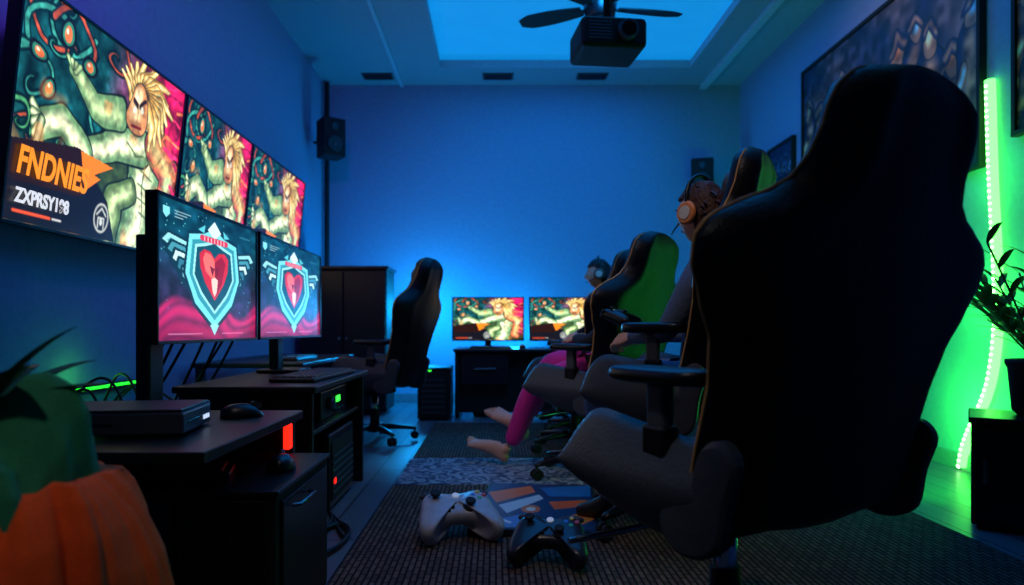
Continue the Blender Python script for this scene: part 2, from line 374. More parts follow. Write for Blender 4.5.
tube('handle',[(-.535,1.84,.385),(-.515,1.85,.385),(-.515,1.99,.385),(-.535,2.0,.385)],.005,M_metal,e,smooth=False)
box('plinth',-1.02,-.58,1.77,2.26,0,.03,M_blackm,e,.002)
DW=mat('dark_desk_laminate',(20,20,25),.4)
e=empty('gaming_desk')
box('desk_top',-1.30,-.72,2.80,3.95,.587,.615,DW,e,.006); box('front_panel',-1.28,-.74,2.82,2.85,.0,.587,DW,e); box('rear_panel',-1.28,-.74,3.88,3.92,.0,.587,DW,e)
box('shelf',-1.28,-.76,2.85,3.88,.40,.42,DW,e); box('back_panel',-1.28,-1.26,2.85,3.88,0,.587,DW,e)
GL=mat('green_led',(60,255,60),.4,0,(60,255,70),2)
e=empty('audio_receiver'); box('case',-1.15,-.80,3.2,3.75,.422,.555,M_black,e,.006); cyl('knob',(-.8,3.35,.49),(-.775,3.35,.49),.03,.028,M_metal,e); box('display',-.802,-.797,3.5,3.58,.48,.51,GL,e,.001)
for k in range(3): cyl('button_%d'%k,(-.8,3.47+.07*k,.445),(-.79,3.47+.07*k,.445),.01,.01,M_metal,e,12)
def pc_tower(name,x0,x1,y0,y1,h,led,face='x'):
    e=empty(name); box('case',x0,x1,y0,y1,.015,h,M_black,e,.012,3)
    if face=='x':
        box('glass_side',x0+.04,x1-.04,y0-.004,y0+.002,.06,h-.05,mat('dark_glass',(5,8,14),.05),e,.001)
        box('front_grille',x1,x1+.006,y0+.03,y1-.03,.05,h-.04,M_blackm,e,.002)
        for k in range(6): box('grille_slat_%d'%k,x1+.004,x1+.010,y0+.04,y1-.04,.08+k*(h-.16)/6,.09+k*(h-.16)/6,M_grey,e,.001)
        box('power_led',x1+.006,x1+.012,y0+.06,y0+.08,h*.35,h*.42,led,e,.001)
    else:
        box('front_grille',x0+.03,x1-.03,y0-.006,y0,.05,h-.04,M_blackm,e,.002)
        for k in range(7): box('grille_slat_%d'%k,x0+.04,x1-.04,y0-.010,y0-.004,.07+k*(h-.14)/7,.08+k*(h-.14)/7,M_grey,e,.001)
        box('power_led',x0+.1,x0+.13,y0-.012,y0-.006,h-.035,h-.025,led,e,.001)
    for k,(a,b_) in enumerate([(x0+.04,y0+.04),(x1-.04,y0+.04),(x0+.04,y1-.04),(x1-.04,y1-.04)]): cyl('foot_%d'%k,(a,b_,0),(a,b_,.02),.018,.018,M_blackm,e,12)
    return e
pc_tower('pc_tower',-1.1,-.76,3.2,3.72,.36,RED)
def keyboard(name,loc,rz,L=.44,W=.14):
    e=empty(name,loc,rz); box('base',-L/2,L/2,-W/2,W/2,0.001,.018,M_black,e,.005)
    vs=[];fs=[]
    for r in range(5):
        for c_ in range(14):
            x=-L/2+.018+c_*(L-.036)/14; y=-W/2+.014+r*(W-.02)/5; w=(L-.036)/14*.85; d=(W-.02)/5*.82; b0=len(vs)
            vs+= [(x,y,.018),(x+w,y,.018),(x+w,y+d,.018),(x,y+d,.018),(x+.002,y+.002,.027),(x+w-.002,y+.002,.027),(x+w-.002,y+d-.002,.027),(x+.002,y+d-.002,.027)]
            fs+= [tuple(b0+i for i in f) for f in((4,5,6,7),(0,1,5,4),(1,2,6,5),(2,3,7,6),(3,0,4,7))]
    mesh('keys',vs,fs,M_grey,e,False); return e
keyboard('keyboard',(-.86,3.35,.615),math.pi/2-.05,.7,.2)
def mouse(name,loc,rz,s=1):
    e=empty(name,loc,rz,s)
    rings=[]
    for k in range(11):
        t=k/10; y=-.055+.11*t; w=.031*math.sqrt(max(.02,1-abs(2*t-1)**3)); h=.036*math.sqrt(max(.02,1-abs(2*t-.85)**2.6 if abs(2*t-.85)<1 else .02))
        rings.append([Vector((w*math.cos(a),y,max(0.0007,h*math.sin(a)))) for a in [2*math.pi*i/20 for i in range(20)]])
    loft('shell',rings,M_black,e); cyl('wheel',(-.005,.03,.03),(.005,.03,.03),.009,.009,M_grey,e,14); box('button_split',-.0008,.0008,.005,.05,.02,.0345,M_grey,e,0)
    return e
mouse('computer_mouse',(-.79,2.18,.573),-.9,1.2)
e=empty('game_console',(-1.0,1.88,.573),math.radians(8))
CG=mat('console_grey',(80,88,96),.35)
box('body',-.19,.19,-.13,.13,.006,.062,CG,e,.006,3); box('top_lid',-.185,.185,-.125,.125,.062,.07,M_grey,e,.003)
box('front_slot',-.16,.02,-.133,-.129,.03,.036,M_black,e,.001); box('side_slot',.188,.192,-.1,.04,.03,.036,M_black,e,.001)
for k in range(3): box('port_%d'%k,.188,.193,.055+k*.022,.062+k*.022,.022,.034,mat('console_light',(220,230,255),.4,0,(200,220,255),1.2),e,.001)
for k in range(4): cyl('foot_%d'%k,((-.16,.16)[k%2],(-.1,.1)[k//2],0.0005),((-.16,.16)[k%2],(-.1,.1)[k//2],.008),.012,.012,M_blackm,e,10)
keyboard('keyboard.001',(-.86,1.92,.443),.25,.26,.15)
mouse('computer_mouse.001',(-.62,2.02,.443),.2,1.3)
e=empty('side_desk'); box('desk_top',-1.90,-1.20,4.35,5.9,.60,.63,DW,e,.006)
for k,(a,b_) in enumerate([(-1.88,4.37),(-1.26,4.37),(-1.88,5.84),(-1.26,5.84)]): box('leg_%d'%k,a,a+.05,b_,b_+.05,0,.60,DW,e)
keyboard('keyboard.002',(-1.4,4.9,.63),math.pi/2,.5,.17)
e=empty('tall_black_cabinet'); box('carcass',-1.90,-1.06,6.78,7.3,.04,1.42,M_blackm,e,.01); box('top_cap',-1.91,-1.04,6.75,7.32,1.42,1.45,M_black,e,.005); box('plinth',-1.88,-1.13,6.82,7.28,0,.05,M_blackm,e,.003)
for k in range(2): box('door_%d'%k,-1.89+.42*k,-1.48+.41*k,6.76,6.782,.07,1.40,M_black,e,.004); cyl('knob_%d'%k,(-1.51+.07*k,6.76,.75),(-1.51+.07*k,6.73,.75),.012,.015,M_metal,e,12)
pc_tower('pc_tower.001',-.72,-.42,6.4,6.9,.49,GL,'y')
e=empty('rear_desk'); box('desk_top',-.40,1.30,6.5,7.25,.625,.655,DW,e,.006); box('leg_left',-.385,-.345,6.54,7.2,0,.625,DW,e); box('leg_right',1.24,1.28,6.54,7.2,0,.625,DW,e); box('modesty_panel',-.35,1.25,6.62,6.65,.05,.625,DW,e); box('drawer_unit',-.33,.12,6.53,6.62,.32,.61,DW,e,.006)
box('drawer_handle',-.2,0,6.51,6.53,.46,.475,M_metal,e,.003)
pc_tower('pc_tower.002',-.22,.02,6.68,7.1,.30,GL,'y')
for i,(a,b_) in enumerate([(452,524),(529,600)]):
    Y=6.85; x0=PX(a,0,Y).x; x1=PX(b_,0,Y).x; z1=PX(0,297,Y).z; z0=PX(0,341,Y).z
    e=screen('rear_monitor' if i==0 else 'rear_monitor.%03d'%i,(x0+x1)/2,Y,(z0+z1)/2,x1-x0,z1-z0,me_bm,None,0,0,.03,.012)
    dz=.656-(z0+z1)/2; box('stand_column',-.03,.03,.04,.07,dz,0,M_black,e,.004); box('stand_foot',-.12,.12,-.05,.12,dz,dz+.012,M_black,e,.003)
keyboard('keyboard.003',(-.05,6.64,.655),0,.4,.13); mouse('computer_mouse.002',(.25,6.62,.655),0,1.1)
def speaker(name,c,rz,w,h,d,bx):
    e=empty(name,c,rz); box('cabinet',-w/2,w/2,-d/2,d/2,-h/2,h/2,M_blackm,e,.015,3)
    cyl('woofer',(0,-d/2+.002,-h*.18),(0,-d/2-.012,-h*.18),w*.36,w*.33,M_black,e); ball('cone',(0,-d/2-.01,-h*.18),(w*.12,.012,w*.12),M_grey,e,16)
    cyl('tweeter',(0,-d/2+.002,h*.27),(0,-d/2-.008,h*.27),w*.17,w*.15,M_black,e)
    tube('bracket',bx,.015,M_blackm,e,smooth=False); return e
speaker('loudspeaker',PX(331,139,7.3),math.radians(35),.24,.40,.22,[(0,.1,0),(-.04,.2,.0),(-.1,.24,0)])
p=PX(703,175,7.75); speaker('loudspeaker.001',(p.x,7.78,p.z),math.radians(-15),.24,.36,.18,[(0,.08,0),(.03,.24,0)])
# ---------------------------------------------------------------- projector + fan
e=empty('ceiling_projector',PX(607,42,4.1),math.radians(6))
box('body',-.19,.19,-.17,.17,-.09,.08,M_blackm,e,.03,4); box('front_face',-.17,.17,-.178,-.165,-.075,.065,M_black,e,.004)
cyl('lens_ring',(.07,-.17,-.005),(.07,-.215,-.005),.06,.055,M_grey,e); cyl('lens_glass',(.07,-.21,-.005),(.07,-.218,-.005),.045,.042,mat('dark_glass',(5,8,14),.05),e)
for k in range(6): box('vent_%d'%k,-.15,-.02,-.182,-.176,-.055+k*.018,-.047+k*.018,M_grey,e,.001)
cyl('mount_plate',(0,0,.08),(0,0,.11),.1,.08,M_blackm,e)
zc=H+.14-PX(607,42,4.1).z; cyl('mount_pole',(0,0,.1),(0,0,zc),.022,.022,M_blackm,e); cyl('mount_flange',(0,0,zc-.02),(0,0,zc),.08,.08,M_blackm,e)
fp=PX(600,8,5.2); e=empty('ceiling_fan',fp,math.radians(8)); zc=H+.14-fp.z
cyl('motor',(0,0,-.09),(0,0,.07),.11,.13,M_black,e,bev=.02); cyl('downrod',(0,0,.06),(0,0,zc),.018,.018,M_black,e); cyl('canopy',(0,0,zc-.07),(0,0,zc),.05,.08,M_black,e)
for k in range(5):
    a=2*math.pi*k/5+.05; R=Matrix.Rotation(a,4,'Z')@Matrix.Rotation(math.radians(12),4,'X')
    vs=[];fs=[];n=12
    for i in range(n+1):
        t=i/n; x=.14+.50*t; w=.05+.03*math.sin(t*math.pi*.8)-(.05*max(0,t-.85)/.15)*.6
        for (y,z) in((-w,.005),(w,.005),(w,-.005),(-w,-.005)): vs.append(R@Vector((x,y,z)))
    for i in range(n):
        for j in range(4): fs.append((i*4+j,i*4+(j+1)%4,i*4+4+(j+1)%4,i*4+4+j))
    fs.append((0,1,2,3)); fs.append((n*4,n*4+1,n*4+2,n*4+3)); mesh('blade_%d'%k,vs,fs,M_blackm,e,False)
    o=box('blade_iron_%d'%k,.08,.2,-.02,.02,-.012,.002,M_blackm,e,.002,M=R)
# ---------------------------------------------------------------- right wall
def poster(name,Y0,Y1,z0,z1,A,fr=True):
    e=bpy.data.objects.new(name,None); COL.objects.link(e); w=Y1-Y0;h=z1-z0
    e.matrix_world=Matrix.Translation((XR-.03,(Y0+Y1)/2,(z0+z1)/2))@Matrix.Rotation(-math.pi/2,4,'Z')
    me=grid_mesh('print',A,w,h); me.materials.append(POSTER); o=link('print',me,e)
    t=.03
    for i,(a,b_,c_,d_) in enumerate([(-w/2-t,w/2+t,h/2,h/2+t),(-w/2-t,w/2+t,-h/2-t,-h/2),(-w/2-t,-w/2,-h/2,h/2),(w/2,w/2+t,-h/2,h/2)]): box('frame_%d'%i,a,b_,-.015,.028,c_,d_,M_blackm,e,.003)
    box('backing',-w/2,w/2,.004,.028,-h/2,h/2,M_blackm,e,0)
poster('framed_poster',4.02,6.3,1.80,3.13,art_poster(300,170,11,[(24,34,64),(120,90,85),(255,205,140),(160,110,85)]))
poster('framed_poster.001',2.6,3.72,1.9,2.95,art_poster(160,150,31,[(90,42,22),(200,105,56),(255,190,120),(170,85,50)]))
poster('framed_poster.002',6.55,7.1,2.3,2.62,art_poster(80,50,51,[(14,30,60),(30,50,90),(90,110,140),(50,60,90)]))
pts=[(990,80),(993,180),(997,260),(998,320),(994,365),(987,395),(976,420),(966,445),(962,466)]
lp=[Vector((XR-.03,yat(px,XR-.03),0)) for px,_ in pts]
for v,(px,py) in zip(lp,pts): v.z=max(.02,CH+(328-py)*v.y/F)
LED=mat('led_strip_glow',(120,255,120),.4,0,(90,255,90),4.5); LEDB=mat('led_bulb_glow',(220,255,210),.4,0,(210,255,190),9)
e=empty('led_strip_light'); cl=catm([tuple(v) for v in lp],14); tube('strip',cl,.027,LED,e,smooth=False)
vs=[];fs=[]
seg=[Vector(c) for c in cl]; acc=0
for a,b_ in zip(seg,seg[1:]):
    L=(b_-a).length; acc+=L
    while acc>.035:
        acc-=.035; p=b_-(b_-a).normalized()*acc if L>0 else b_
        b0=len(vs); r=.015
        vs+=[p+Vector(q)*r+Vector((-.02,0,0)) for q in((1,0,0),(-1,0,0),(0,1,0),(0,-1,0),(0,0,1),(0,0,-1))]
        fs+=[tuple(b0+i for i in f) for f in((0,2,4),(2,1,4),(1,3,4),(3,0,4),(2,0,5),(1,2,5),(3,1,5),(0,3,5))]
mesh('bulbs',vs,fs,LEDB,e,True)
LED2=mat('led_strip_green',(60,255,60),.4,0,(40,255,40),1.6)
e=empty('led_strip_light.001'); box('strip',XL+.02,XL+.035,2.9,3.75,.555,.568,LED2,e,.002); box('channel',XL,XL+.02,2.88,3.77,.545,.575,M_blackm,e,.001)
e=empty('black_side_cabinet',(1.99,2.95,0),-math.radians(34)); box('carcass',0.01,.50,0.02,.40,.02,.45,M_blackm,e,.008); box('top_panel',0,.51,0,.41,.45,.475,M_black,e,.006); box('door',.02,.49,.008,.022,.05,.43,M_black,e,.003); box('handle',.05,.065,-.005,.01,.2,.3,M_metal,e,.002)
box('plinth',.03,.48,.04,.38,0,.03,M_blackm,e,.002)
def leaf(base,d,L,w,droop,up=Vector((0,0,1)),fold=.25,n=12):
    d=Vector(d).normalized(); side=d.cross(up).normalized(); vs=[];fs=[]; p=Vector(base)
    for i in range(n+1):
        t=i/n; ww=w*(math.sin(math.pi*min(1,t*.93+.05))**.8)*(1-.25*t)
        dirn=(d+Vector((0,0,-droop*t*t*1.6))).normalized()
        nrm=side.cross(dirn).normalized()
        vs+=[p-side*ww+nrm*ww*fold,p-side*ww*.5+nrm*ww*fold*.35,p,p+side*ww*.5+nrm*ww*fold*.35,p+side*ww+nrm*ww*fold]
        p=p+dirn*L/n
    for i in range(n):
        for j in range(4): fs.append((i*5+j,i*5+j+1,i*5+6+j,i*5+5+j))
    return vs,fs
def leaves(name,L,m,parent):
    V=[];Fc=[]
    for vs,fs in L:
        b0=len(V); V+=vs; Fc+=[tuple(b0+i for i in f) for f in fs]
    return mesh(name,V,Fc,m,parent,True,recalc=False)
LG=mat('leaf_green',(50,130,52),.4,0,None,0,.2,30,.3); LD=mat('leaf_dark_green',(30,84,52),.35,0,None,0,.2,30,.3)
e=empty('potted_palm',(2.33,2.98,.476))
rings=[[Vector((r*math.cos(a),r*math.sin(a),z)) for a in [2*math.pi*i/28 for i in range(28)]] for r,z in((.09,0),(.11,.02),(.125,.2),(.135,.22),(.135,.24),(.115,.24),(.11,.2))]
loft('pot',rings,M_blackm,e); L=[]
for k in range(30):
    a=k*2.4; el=.5+1.1*random.random(); st=Vector((math.cos(a),math.sin(a),el*1.3)).normalized(); ln=.28+.36*random.random(); tip=Vector((0,0,.2))+st*ln
    if tip.x>.25: continue
    tube('stem_%d'%k,[(0,0,.2),tip*.5+Vector((0,0,.12)),tip],.004,LG,e)
    for j in range(7):
        b=Vector((0,0,.2)).lerp(tip,.4+.1*j); s=1 if j%2 else -1; sd=st.cross(Vector((0,0,1))).normalized()*s
        L.append(leaf(b,st+sd*.9,.15,.018,.5,n=6))
leaves('fronds',L,LG,e)
# ---------------------------------------------------------------- rugs
def rugmat(name,kind):
    m=bpy.data.materials.new(name); m.use_nodes=True; nt=m.node_tree;b=nt.nodes['Principled BSDF']; b.inputs['Roughness'].default_value=.95; b.inputs['Specular IOR Level'].default_value=.1
    tc=nt.nodes.new('ShaderNodeTexCoord'); bp=nt.nodes.new('ShaderNodeBump'); bp.inputs['Strength'].default_value=.6; bp.inputs['Distance'].default_value=.01
    r=nt.nodes.new('ShaderNodeValToRGB')
    if kind=='rib':
        w=nt.nodes.new('ShaderNodeTexBrick'); w.inputs['Scale'].default_value=1; w.inputs['Brick Width'].default_value=.07; w.inputs['Row Height'].default_value=.022; w.inputs['Mortar Size'].default_value=.005; w.inputs['Mortar Smooth'].default_value=.6
        w.inputs['Color1'].default_value=lin((140,116,104))+(1,); w.inputs['Color2'].default_value=lin((104,88,84))+(1,); w.inputs['Mortar'].default_value=lin((50,45,46))+(1,)
        mp=nt.nodes.new('ShaderNodeMapping'); mp.inputs['Rotation'].default_value=(0,0,math.pi/2)
        n=nt.nodes.new('ShaderNodeTexNoise'); n.inputs['Scale'].default_value=70
        nt.links.new(tc.outputs['Object'],mp.inputs['Vector']); nt.links.new(mp.outputs[0],w.inputs['Vector']); nt.links.new(tc.outputs['Object'],n.inputs['Vector'])
        mx_=nt.nodes.new('ShaderNodeMix'); mx_.data_type='RGBA'; mx_.blend_type='MULTIPLY'; mx_.inputs[0].default_value=.6
        nt.links.new(w.outputs['Color'],mx_.inputs[6]); nt.links.new(n.outputs['Fac'],mx_.inputs[7]); nt.links.new(mx_.outputs[2],b.inputs['Base Color'])
        nt.links.new(w.outputs['Fac'],bp.inputs['Height']); bp.invert=True
    else:
        v=nt.nodes.new('ShaderNodeTexVoronoi'); v.inputs['Scale'].default_value=9; v.feature='SMOOTH_F1'; n=nt.nodes.new('ShaderNodeTexNoise'); n.inputs['Scale'].default_value=9; n.inputs['Detail'].default_value=5
        nt.links.new(tc.outputs['Object'],v.inputs['Vector']); nt.links.new(tc.outputs['Object'],n.inputs['Vector'])
        ma=nt.nodes.new('ShaderNodeMath'); ma.operation='ADD'; nt.links.new(v.outputs['Distance'],ma.inputs[0]); nt.links.new(n.outputs['Fac'],ma.inputs[1])
        s=nt.nodes.new('ShaderNodeMath'); s.operation='PINGPONG'; s.inputs[1].default_value=.12; nt.links.new(ma.outputs[0],s.inputs[0])
        ms=nt.nodes.new('ShaderNodeMath'); ms.operation='MULTIPLY'; ms.inputs[1].default_value=8; nt.links.new(s.outputs[0],ms.inputs[0])
        nt.links.new(ms.outputs[0],r.inputs['Fac']); e_=r.color_ramp.elements; e_[0].color=lin((70,88,114))+(1,); e_[1].color=lin((150,164,180))+(1,); e_[0].position=.3;e_[1].position=.7
        nt.links.new(r.outputs['Color'],b.inputs['Base Color']); nt.links.new(n.outputs['Fac'],bp.inputs['Height'])
    nt.links.new(bp.outputs['Normal'],b.inputs['Normal']); return m
RB=rugmat('ribbed_rug_weave','rib'); RP=rugmat('patterned_rug_weave','pat')
box('ribbed_rug',-.55,1.9,.3,3.74,0,.012,RB,bev=.004); box('patterned_rug',-.55,1.9,3.76,4.52,0,.012,RP,bev=.004); box('ribbed_rug.001',-.54,1.9,4.54,6.2,0,.012,RB,bev=.004)
cvs=Cv(150,150); cvs.A[:]=np.array([24,58,104])/255
cvs.poly([(0,.25),(.40,.05),(.46,.22),(.12,.5)],(245,110,45)); cvs.poly([(.5,.1),(1,.0),(1,.30),(.6,.32)],(30,110,180)); cvs.poly([(.15,.55),(.5,.28),(.55,.38),(.25,.72)],(200,212,224))
cvs.poly([(.60,.45),(.97,.38),(.84,.56),(.66,.62)],(245,100,40)); cvs.poly([(.1,.9),(.35,.75),(.6,.95),(.2,1)],(60,130,200)); cvs.poly([(.7,.8),(1,.6),(1,.8),(.85,.95)],(240,145,60)); cvs.stroke([(0,.7),(.3,.9)],.02,(230,235,240)); cvs.ell(.45,.62,.09,.09,(235,110,50)); cvs.ell(.45,.62,.045,.045,(240,230,220))
me=grid_mesh('print',cvs.A,.50,.80)
e=empty('game_box',(.19,3.21,.013),math.radians(-6)); me.materials.append(POSTER)
box('carton',-.265,.265,-.415,.415,0,.03,mat('carton_navy',(16,26,48),.5),e,.003); o=link('print',me,e); o.rotation_euler=(-math.pi/2,0,0); o.location=(0,0,.0315)
# ---------------------------------------------------------------- controllers
def controller(name,loc,rz,tilt,sc,mb,mg):
    e=bpy.data.objects.new(name,None); COL.objects.link(e)
    e.matrix_world=Matrix.Translation(loc)@Matrix.Rotation(rz,4,'Z')@Matrix.Rotation(tilt,4,'X')@Matrix.Scale(sc,4)
    hp=[(0,.052),(.03,.058),(.056,.056),(.072,.038),(.08,.0),(.088,-.05),(.080,-.074),(.062,-.072),(.046,-.042),(.03,-.030)]
    pts=hp+[(0,-.026)]+[(-x,y) for x,y in hp[::-1][:-1]]
    ol=catm(pts,5,True); c0=Vector((0,.012))
    ks=[(1,0),(.985,.3),(.93,.6),(.82,.82),(.6,.95),(.3,1),(.05,1)]
    rings=[]
    def th(x,y): return .019+.007*min(1,max(0,(abs(x)-.03)/.04))
    for k,hh in ks[::-1]: rings.append([Vector((c0.x+(x-c0.x)*k,c0.y+(y-c0.y)*k,th(x,y)*hh*.85)) for x,y in ol])
    for k,hh in ks[1:]: rings.append([Vector((c0.x+(x-c0.x)*k,c0.y+(y-c0.y)*k,-th(x,y)*hh*1.2-max(0,-(c0.y+(y-c0.y)*k)-.02)*.25*hh)) for x,y in ol])
    loft('shell',rings,mb,e)
    for i,(x,y) in enumerate([(-.045,.028),(.024,-.006)]):
        cyl('stick_base_%d'%i,(x,y,.012),(x,y,.0185),.016,.015,M_blackm,e); cyl('stick_post_%d'%i,(x,y,.016),(x,y,.028),.006,.006,M_blackm,e,14); cyl('stick_cap_%d'%i,(x,y,.026),(x,y,.033),.0105,.0115,mg,e,bev=.002)
    box('dpad_h',-.038,-.010,-.0105,-.0015,.014,.021,M_blackm,e,.001); box('dpad_v',-.0285,-.0195,-.020,.008,.014,.021,M_blackm,e,.001)
    for i,(dx,dy,c) in enumerate([(0,.012,(230,200,60)),(.012,0,(220,60,50)),(0,-.012,(70,190,90)),(-.012,0,(60,120,220))]):
        cyl('face_button_%d'%i,(.048+dx,.028+dy,.013),(.048+dx,.028+dy,.022),.0052,.0048,mat('btn%d'%i,c,.3) if mb is not M_black else M_grey,e,14)
    cyl('guide_button',(0,.036,.014),(0,.036,.0185),.008,.0075,mat('guide_white',(220,225,230),.3,0,(220,230,255),.2),e)
    for s in(-1,1):
        ball('bumper_%d'%s,(s*.05,.055,.004),(.026,.010,.009),M_grey if mb is not M_black else M_blackm,e,16); ball('trigger_%d'%s,(s*.052,.052,-.014),(.017,.018,.014),M_blackm,e,16)
    return e
M_white=mat('controller_pale_grey',(186,194,206),.35); M_ctrl=mat('controller_black',(38,44,56),.3)
controller('game_controller',(PX(458,0,2.80).x,2.80,.115),math.radians(14),math.radians(20),1.9,M_white,M_blackm)
controller('game_controller.001',(PX(549,0,2.50).x,2.50,.105),math.radians(-10),math.radians(24),1.62,M_ctrl,M_blackm)
# ---------------------------------------------------------------- fabric planter
OR=mat('orange_cloth',(240,86,22),.9,0,None,0,.12,160,.1); GC=mat('green_cloth',(34,130,92),.9,0,None,0,.12,160,.12)
e=empty('fabric_planter',(-.775,1.14,0))
def clothring(r,z,sd,amp,n=140,zr=0):
    out=[]
    for i in range(n):
        a=2*math.pi*i/n; nv=Vector((math.cos(a)*1.5,math.sin(a)*1.5,z*1.3+sd))
        f=mnoise.noise(nv*1.5)*amp+abs(mnoise.noise(nv*2.6+Vector((7,0,0))))*amp*1.0+mnoise.noise(Vector((nv.x*5,nv.y*5,z*2)))*amp*.22
        out.append(Vector(((r+f)*math.cos(a),(r+f)*math.sin(a),z+zr*mnoise.noise(nv*1.3+Vector((0,5,0))))))
    return out
prof=[(.02,.0),(.17,.0),(.20,.05),(.205,.2),(.20,.35),(.19,.45),(.17,.52),(.145,.57),(.12,.60)]
R_=[]
for (ra,za),(rb,zb_) in zip(prof,prof[1:]):
    for k in range(6): t=k/6; R_.append(clothring(ra+(rb-ra)*t,za+(zb_-za)*t,0,.040 if za>0 else .0,zr=0 if za<.02 else .03))
loft('orange_sack',R_,OR,e)
prof=[(.17,.34),(.20,.37),(.215,.46),(.225,.55),(.22,.63),(.20,.68),(.17,.71),(.14,.71),(.11,.68),(.02,.66)]
R_=[]
for (ra,za),(rb,zb_) in zip(prof,prof[1:]):
    for k in range(6): t=k/6; R_.append(clothring(ra+(rb-ra)*t-.02,za+(zb_-za)*t,3,.055,zr=.12))
o=loft('green_wrap',R_,GC,e); o.location=(-.055,-.035,0.005); o.rotation_euler=(0,math.radians(-7),0)
L=[]
for (a,el,ln,w) in [(0.1,.5,.24,.034),(.9,.7,.24,.034),(2.2,.9,.28,.036),(3.3,.5,.26,.036),(4.3,1.2,.24,.034),(5.4,1.1,.24,.034),(1.6,.6,.25,.034),(2.8,1.4,.28,.034),(5.9,.8,.22,.03),(3.9,1.5,.28,.034),(.4,1.3,.24,.032)]:
    L.append(leaf((-.12+.02*math.cos(a),.02*math.sin(a),.68),(math.cos(a),math.sin(a),el),ln,w*1.15,.3))
leaves('leaves',L,LD,e)
# ---------------------------------------------------------------- cables
CB=mat('black_cable',(10,10,12),.5)
e=empty('floor_cables')
for k in range(3):
    r=np.random.RandomState(k+60); p=[(-.80,3.3,.01),(-.72,3.1,.01)]
    for j in range(14):
        a=j*.75+k; p.append((-.68+.075*math.cos(a)+.02*r.rand(),2.75+.22*math.sin(a)+.04*r.rand(),.012+.004*k))
    p.append((-.73,2.5,.01)); p.append((-.9,2.45,.01)); tube('cable_%d'%k,p,.007,CB,e)
e=empty('hanging_cables')
for k in range(7):
    r=np.random.RandomState(k+20); y0=2.55+.12*k; tube('cable_%d'%k,[(-1.16,y0,.95-.05*r.rand()),(-1.4,y0+.1*r.rand(),.6-.2*r.rand()),(-1.5-.1*r.rand(),y0+.05,.35+.2*r.rand()),(-1.7,y0+.15,.6+.15*r.rand()),(-1.88,y0+.3*r.rand(),.45),(-1.93,y0,.1)],.006,CB,e)
# ---------------------------------------------------------------- gaming chair
LE=mat('black_leather',(12,12,15),.42,0,None,0,.22,120,.2,.32); LE2=mat('grey_leather_panel',(64,70,76),.5,0,None,0,.2,120,.15,.4)
GP=mat('chair_grey_plastic',(66,71,78),.45)
PIPE=mat('cream_piping',(235,170,100),.7); CHROME=mat('chrome',(200,205,212),.12,1.0)
RECL=math.radians(18)
WP=[(0,.15),(.02,.20),(.06,.214),(.18,.222),(.30,.224),(.40,.238),(.48,.270),(.55,.295),(.595,.297),(.63,.280),(.66,.24),(.69,.19),(.72,.160),(.77,.143),(.85,.138),(.89,.128),(.92,.108),(.945,.07),(.955,.03)]
WP=[(a,b*1.15) for a,b in WP]
def bpoint(x,yl,h):
    c,s=math.cos(RECL),math.sin(RECL); yc=.10*(h/.95)**2*0.6
    yl2=yl+yc
    return Vector((x,-.24-h*s+yl2*c,.41+h*c+yl2*s))
def midline(s,h):
    wing=1.0 if h<.66 else max(.35,1-(h-.66)*4)
    return .06*abs(s)**2.4*wing
def half(s,h):
    e_=min(1,(h+.012)/.06)*min(1,(.967-h)/.07); e_=math.sqrt(max(.02,e_))
    bump=math.exp(-((abs(s)-.78)/.18)**2)
    return (.046+.024*bump)*max(.02,(1-abs(s)**5))**.5*e_
